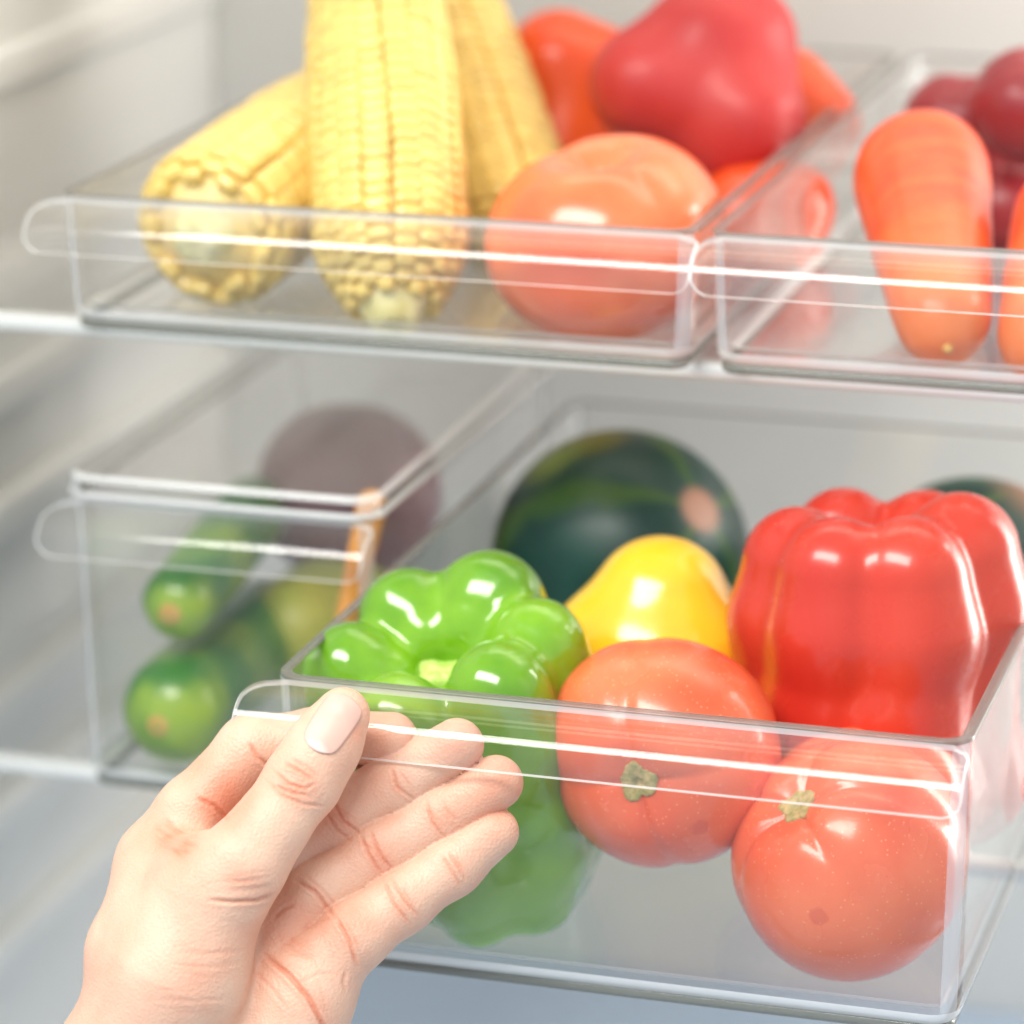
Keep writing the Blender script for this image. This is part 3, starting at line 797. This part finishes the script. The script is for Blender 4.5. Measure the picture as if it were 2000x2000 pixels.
def H(zx, zy, y): return P(*Z4(zx, zy), y)


FING = {
    'index': ([P(309, 1674, -.036), P(374, 1588, -.030), P(492, 1462, -.0165), P(620, 1444, -.0105), P(765, 1440, -.0095)], [.0112, .0101, .0096, .0087, .0074]),
    'middle': ([P(440, 1770, -.036), P(560, 1672, -.028), H(1035, 640, -.020), H(1250, 508, -.0125), H(1458, 378, -.0095)], [.0118, .0100, .0096, .0090, .0079]),
    'ring': ([P(540, 1830, -.040), H(960, 905, -.032), H(1172, 768, -.022), H(1385, 640, -.0135), H(1598, 512, -.0095)], [.0115, .0104, .0099, .0092, .0080]),
    'pinky': ([P(610, 1905, -.046), H(1085, 1065, -.040), H(1258, 938, -.029), H(1440, 810, -.0195), H(1590, 690, -.0130)], [.0114, .0099, .0091, .0085, .0074]),
    'thumb': ([H(330, 1130, -.058), H(560, 930, -.060), H(690, 800, -.057), H(795, 660, -.050), H(905, 505, -.0405), H(985, 375, -.0345), H(1048, 268, -.0300)], [.0170, .0135, .0118, .0097, .0101, .0093, .0078]),
}
PALM = [
    (P(318, 1706, -.040), P(338, 2120, -.062), .0120, .018),
    (P(430, 1790, -.038), P(380, 2130, -.058), .0125, .020),
    (P(530, 1850, -.041), P(420, 2150, -.060), .0125, .020),
    (P(595, 1925, -.047), P(470, 2170, -.060), .0125, .019),
    (P(590, 1965, -.051), P(500, 2160, -.060), .0135, .0170),       # heel
    (P(330, 2120, -.066), P(70, 2480, -.100), .0240, .0270),       # wrist and forearm
    (P(420, 2150, -.064), P(200, 2540, -.100), .0220, .0260),
    (P(320, 1700, -.042), P(420, 1700, -.050), .0105, .0105),       # web
]
THEN = [
    (P(408, 1760, -.060), P(345, 1900, -.067), .0145, .0195),       # thenar
    (P(345, 1900, -.067), P(238, 2115, -.072), .0195, .0230),
    (P(306, 1770, -.050), P(310, 1970, -.064), .0100, .0160),
]


def hand_fn(X):
    pal = None
    for a, b, ra, rb_ in PALM:
        e = cone(X, a, b, ra, rb_); pal = e if pal is None else smin(pal, e, .010)
    th = chain(X, *FING['thumb'], .006)
    for a, b, ra, rb_ in THEN: th = smin(th, cone(X, a, b, ra, rb_), .008)
    for nm, (p, r) in FING.items():
        if nm != 'thumb':
            g = smin(chain(X, p, r, .004), pal, .0065); tot = g if nm == 'index' else np.minimum(tot, g)
    q = (X[0]-FOLD[0])*rt[0]+(X[1]-FOLD[1])*rt[1]+(X[2]-FOLD[2])*rt[2]
    v = (X[0]-FOLD[0])*up[0]+(X[1]-FOLD[1])*up[1]+(X[2]-FOLD[2])*up[2]
    kk = .0030+.0090*np.clip((-q-.008)/.020, 0, 1)+.004*np.clip((-v-.02)/.02, 0, 1)
    return smin(tot, th, kk)


FOLD = P(530, 1800, -.055)
allp = np.array([p for v in FING.values() for p in v[0]]+[q for a in PALM[:5]+THEN for q in a[:2]])
lo = allp.min(0)-.026; hi = allp.max(0)+.026; lo[2] = min(lo[2], P(200, 2180, -.08)[2]-.01)
cut = P(240, 2330, -.08)


def hand_cut(X):
    d = hand_fn(X)
    n_ = np.array(P(200, 2540, -.1))-np.array(P(380, 2100, -.066)); n_ = n_/np.linalg.norm(n_)
    pl_ = (X[0]-cut[0])*n_[0]+(X[1]-cut[1])*n_[1]+(X[2]-cut[2])*n_[2]
    return smax(d, pl_, .004)


lo = np.minimum(lo, cut-.04); hi = np.maximum(hi, cut+.03)
V, Q = surfnet(hand_cut, lo, hi, .0011)
V = snap(hand_cut, V, 1); V, Q = subdiv(V, Q); V = snap(hand_cut, V, 1)
Nn = normals(hand_cut, V)
XT = V.T
dF = {nm: chain(XT, p, r, .004) for nm, (p, r) in FING.items()}
near = np.array([dF[k] for k in FING]); nm_ = list(FING)
sx, sy = proj(V); zx, zy = (sx-100)/.5435, (sy-1250)/.5435
facing = np.clip((Nn@(-fw)+.1)*2, 0, 1)
disp = np.zeros(len(V)); tone = np.zeros(len(V))


def crease(pts, depth, wid, who=None, red=.8):
    """fold of the skin along a line, wid in mm"""
    global disp, tone
    pts = np.array(pts, float); d = np.full(len(V), 1e9); tt = np.zeros(len(V)); n = len(pts)-1
    for i in range(n):
        a, b = pts[i], pts[i+1]; ab = b-a; t = np.clip(((zx-a[0])*ab[0]+(zy-a[1])*ab[1])/(ab@ab), 0, 1)
        e = np.hypot(zx-a[0]-t*ab[0], zy-a[1]-t*ab[1]); m_ = e < d; d = np.where(m_, e, d); tt = np.where(m_, (i+t)/n, tt)
    d = d/12.1  # -> mm
    f = np.clip(np.minimum(tt, 1-tt)*5+.25, 0, 1)
    k = facing*f
    if who: k = k*(near[nm_.index(who)] < .0035)
    else: k = k*(near.min(0) > .0006) if who is None and False else k
    disp -= 1.45*depth*.001*k*(np.exp(-(d/wid)**2)-.30*np.exp(-((d-wid*2.4)/(wid*1.3))**2))
    tone += .42*red*k*np.exp(-(d/(wid*1.0))**2)+.22*red*k*np.exp(-(d/(wid*4))**2)


for pts, dp, wd, who, rd in (
    ([(772, 505), (830, 560), (905, 590), (985, 598)], .28, .42, 'thumb', .55), ([(800, 470), (850, 515), (915, 535), (950, 515)], .30, .40, 'thumb', .8),
    ([(835, 440), (890, 470), (945, 505)], .26, .38, 'thumb', .7), ([(800, 520), (860, 548), (930, 560)], .22, .36, 'thumb', .5), ([(860, 425), (920, 455), (965, 495)], .15, .36, 'thumb', .4),
    ([(570, 935), (650, 941), (740, 936), (802, 914)], .55, .50, None, .8), ([(640, 900), (730, 895), (800, 880)], .14, .5, None, .25), ([(600, 870), (700, 862), (790, 850)], .12, .5, None, .2),
    ([(530, 568), (590, 600), (632, 645)], .50, .55, None, .9), ([(370, 665), (430, 712), (520, 742)], .26, .5, None, .5), ([(400, 640), (470, 690), (540, 715)], .18, .5, None, .4), ([(390, 745), (450, 755), (500, 765)], .14, .5, None, .4),
    ([(716, 375), (745, 425), (805, 468)], .45, .5, 'index', .8),
    ([(1015, 580), (1050, 650), (1108, 692)], .40, .40, 'middle', .8), ([(980, 605), (1025, 680), (1078, 722)], .34, .40, 'middle', .7), ([(1222, 460), (1245, 530), (1305, 575)], .36, .40, 'middle', .7),
    ([(1112, 700), (1138, 765), (1190, 842)], .38, .38, 'ring', .8), ([(1145, 682), (1180, 765), (1228, 828)], .36, .38, 'ring', .7), ([(1345, 575), (1370, 655), (1415, 712)], .34, .38, 'ring', .7), ([(1400, 560), (1425, 615), (1460, 650)], .14, .38, 'ring', .35),
    ([(882, 862), (950, 905), (1015, 992)], .50, .5, None, .9), ([(915, 850), (975, 900), (1030, 960)], .2, .4, 'ring', .4),
    ([(1192, 862), (1235, 950), (1292, 1024)], .38, .38, 'pinky', .8), ([(1222, 850), (1270, 935), (1328, 1000)], .34, .38, 'pinky', .7), ([(1398, 768), (1445, 835), (1472, 882)], .34, .36, 'pinky', .7), ([(1428, 758), (1468, 822), (1492, 862)], .26, .36, 'pinky', .5),
    ([(1024, 1000), (1068, 1075), (1102, 1178)], .50, .5, None, .9), ([(1050, 1000), (1085, 1060), (1110, 1110)], .2, .4, None, .4),
    ([(768, 1133), (850, 1200), (925, 1285), (978, 1385), (1000, 1460)], .75, .60, None, 1.), ([(800, 995), (835, 965), (875, 950)], .28, .5, None, .4), ([(905, 1040), (960, 1010), (1005, 1000)], .2, .5, None, .3),
    ([(720, 1180), (790, 1250), (850, 1330)], .16, .5, None, .3), ([(1060, 1190), (1050, 1230), (1058, 1265)], .2, .5, None, .3),
    ([(810, 1060), (870, 1110), (960, 1150)], .18, .6, None, .3), ([(880, 1240), (960, 1200), (1020, 1200)], .12, .5, None, .2),
    ([(450, 1120), (560, 1128), (680, 1120)], .08, .6, None, .15), ([(430, 1170), (560, 1178), (700, 1160)], .08, .6, None, .15), ([(400, 1290), (520, 1300), (640, 1285)], .08, .6, None, .12),
):
    crease(pts, dp, wd, who, rd)
# many fine wrinkles: along the folds of the finger joints, over the thumb and across the palm
wr = random.Random(4)
def fine(cx, cy_, ang, ln, n, spread, dp, who, red):
    for i in range(n):
        t = wr.uniform(-1, 1)*spread; a = math.radians(ang+wr.uniform(-16, 16)); l = ln*wr.uniform(.5, 1.1)/2
        ox, oy = cx-math.sin(math.radians(ang))*t+wr.uniform(-10, 10), cy_+math.cos(math.radians(ang))*t+wr.uniform(-10, 10)
        bx, by = wr.uniform(-5, 5), wr.uniform(-5, 5)
        crease([(ox-math.cos(a)*l, oy-math.sin(a)*l), (ox+bx, oy+by), (ox+math.cos(a)*l, oy+math.sin(a)*l)], dp*wr.uniform(.5, 1.1), .30, who, red)


for a in ((880, 500, 28, 130, 9, 60, .09, 'thumb', .2), (700, 900, 0, 190, 8, 60, .07, None, .15), (560, 1120, 2, 260, 9, 90, .05, None, .10), (480, 1290, 3, 300, 8, 70, .05, None, .10), (440, 710, 30, 140, 8, 50, .08, None, .25),
          (1045, 650, 58, 110, 5, 34, .08, 'middle', .2), (1260, 520, 58, 100, 5, 30, .08, 'middle', .2), (1165, 765, 58, 120, 6, 34, .08, 'ring', .2), (1385, 640, 58, 105, 5, 30, .08, 'ring', .2), (1260, 940, 55, 120, 6, 34, .08, 'pinky', .2),
          (1450, 815, 55, 95, 5, 28, .08, 'pinky', .2), (890, 1110, 30, 150, 8, 90, .07, None, .2), (900, 1290, 70, 160, 7, 90, .06, None, .15), (1000, 1120, 60, 120, 6, 60, .06, None, .2), (960, 560, -58, 60, 4, 30, .05, 'thumb', .1)):
    fine(*a)
# pads, knuckles and palm are pinker
def blush(zxc, zyc, rad, amt, who=None):
    global tone
    k = np.exp(-((zx-zxc)**2+(zy-zyc)**2)/rad**2)*facing
    if who: k = k*np.clip(1-near[nm_.index(who)]/.003, 0, 1)
    tone += 1.25*amt*k


for a in ((1600, 510, 110, .55, 'ring'), (1590, 660, 100, .40, 'pinky'), (1440, 400, 110, .40, 'middle'), (1180, 350, 120, .4, 'index'), (1420, 620, 90, .35, 'ring'), (600, 470, 140, .35, 'index'), (640, 620, 100, .45, None),
          (880, 1080, 150, .30, None), (1000, 620, 90, .4, 'middle'), (1180, 760, 90, .25, 'ring'), (450, 740, 90, .35, None), (880, 520, 70, .30, 'thumb'), (1100, 330, 40, .3, 'thumb'), (1090, 1000, 60, .3, None)):
    blush(*a)
V = V+Nn*disp[:, None]
# thumb nail bed
HO = np.array(P(600, 1750, -.045))
me = mesh_np('hand', V-HO, Q)
ca = me.color_attributes.new('tone', 'FLOAT_COLOR', 'POINT'); tn = np.clip(tone, 0, 1)
ca.data.foreach_set('color', np.stack([tn, tn, tn, np.ones_like(tn)], 1).astype(np.float32).ravel())
M_skin = mat('skin', (.8, .5, .38), .5); N, L, b = nodes(M_skin)
at_ = N.new('ShaderNodeVertexColor'); at_.layer_name = 'tone'
tc = N.new('ShaderNodeTexCoord'); n1 = N.new('ShaderNodeTexNoise'); n1.inputs['Scale'].default_value = 55; n1.inputs['Detail'].default_value = 5; L.new(tc.outputs['Object'], n1.inputs[0])
ml = N.new('ShaderNodeMath'); ml.operation = 'MULTIPLY_ADD'; L.new(n1.outputs[0], ml.inputs[0]); ml.inputs[1].default_value = 1.3; ml.inputs[2].default_value = -.50
ad = N.new('ShaderNodeMath'); ad.operation = 'ADD'; ad.use_clamp = True; L.new(ml.outputs[0], ad.inputs[0]); L.new(at_.outputs[0], ad.inputs[1])
mx = N.new('ShaderNodeMixRGB'); mx.inputs[1].default_value = (.745, .49, .36, 1); mx.inputs[2].default_value = (.68, .26, .16, 1); L.new(ad.outputs[0], mx.inputs[0]); L.new(mx.outputs[0], b.inputs['Base Color'])
b.inputs['Subsurface Weight'].default_value = .2; b.inputs['Subsurface Radius'].default_value = (1, .35, .2); b.inputs['Subsurface Scale'].default_value = .0022
v1 = N.new('ShaderNodeTexVoronoi'); v1.inputs['Scale'].default_value = 1100; L.new(tc.outputs['Object'], v1.inputs['Vector'])
n2 = N.new('ShaderNodeTexNoise'); n2.inputs['Scale'].default_value = 500; n2.inputs['Detail'].default_value = 4; L.new(tc.outputs['Object'], n2.inputs[0])
aa = N.new('ShaderNodeMath'); aa.operation = 'ADD'; L.new(v1.outputs['Distance'], aa.inputs[0]); L.new(n2.outputs[0], aa.inputs[1])
bp = N.new('ShaderNodeBump'); bp.inputs['Strength'].default_value = .30; bp.inputs['Distance'].default_value = .0005; L.new(aa.outputs[0], bp.inputs['Height']); L.new(bp.outputs[0], b.inputs['Normal'])
hand = link('hand', me, M_skin); hand.location = HO
tag(hand, 'left hand pulling the front bin, thumb over and fingers behind its clear lip', 'hand')
# thumbnail: curved plate lying on the thumb
ax0 = np.array(H(905, 505, -.0405)); ax1 = np.array(H(1048, 268, -.0300)); da = ax1-ax0; La = np.linalg.norm(da); da /= La
side = np.cross(da, -fw); side /= np.linalg.norm(side); outv = np.cross(side, da)
outv = outv if outv@(-fw) > 0 else -outv
ncen = ax1-da*.0040+side*.0000
NV = []; nu, nv = 23, 27; ok = []
roll = math.radians(-8)
out2 = outv*math.cos(roll)+side*math.sin(roll); side2 = side*math.cos(roll)-outv*math.sin(roll)
for j in range(nv):
    v_ = -1+2*j/(nv-1)
    for i in range(nu):
        u_ = -1+2*i/(nu-1)
        # superellipse map of the square onto a nail outline
        wd = .0057*(1-.06*max(0, -v_)) ; ln = .0090
        xx = u_*math.sqrt(1-.5*v_**6*.8); yy = v_*math.sqrt(1-.5*u_**2*.60)
        p = ncen+side2*wd*xx+da*ln*yy+out2*.012
        NV.append(p)
NV = np.array(NV)
for _ in range(14):
    d = hand_cut(NV.T); NV = NV-out2*np.clip(d-.00015, -.002, .004)[:, None]*.8
NF = [(j*nu+i, j*nu+i+1, (j+1)*nu+i+1, (j+1)*nu+i) for j in range(nv-1) for i in range(nu-1)]
nme = mesh_np('thumbnail', NV-HO, NF)
M_nail = mat('nail', (.82, .60, .52), .46); N, L, b = nodes(M_nail)
tc = N.new('ShaderNodeTexCoord'); 
vm = N.new('ShaderNodeVectorMath'); vm.operation = 'DISTANCE'; L.new(tc.outputs['Object'], vm.inputs[0]); vm.inputs[1].default_value = tuple(ncen-da*.0098+out2*.006-HO)
mr = N.new('ShaderNodeMapRange'); mr.inputs[1].default_value = .0058; mr.inputs[2].default_value = .0066; L.new(vm.outputs['Value'], mr.inputs[0])
mx = N.new('ShaderNodeMixRGB'); mx.inputs[1].default_value = (.78, .60, .53, 1); mx.inputs[2].default_value = (.72, .44, .36, 1); L.new(mr.outputs[0], mx.inputs[0]); L.new(mx.outputs[0], b.inputs['Base Color'])
b.inputs['Subsurface Weight'].default_value = .2; b.inputs['Subsurface Scale'].default_value = .002
nl = link('thumbnail', nme, M_nail, hand); md = nl.modifiers.new('t', 'SOLIDIFY'); md.thickness = .0004; md.offset = 1
bm = bmesh.new(); bm.from_mesh(nme); bmesh.ops.recalc_face_normals(bm, faces=bm.faces)
if sum((f.normal for f in bm.faces), Vector()).dot(Vector(out2)) < 0: bmesh.ops.reverse_faces(bm, faces=bm.faces)
bm.to_mesh(nme); bm.free()
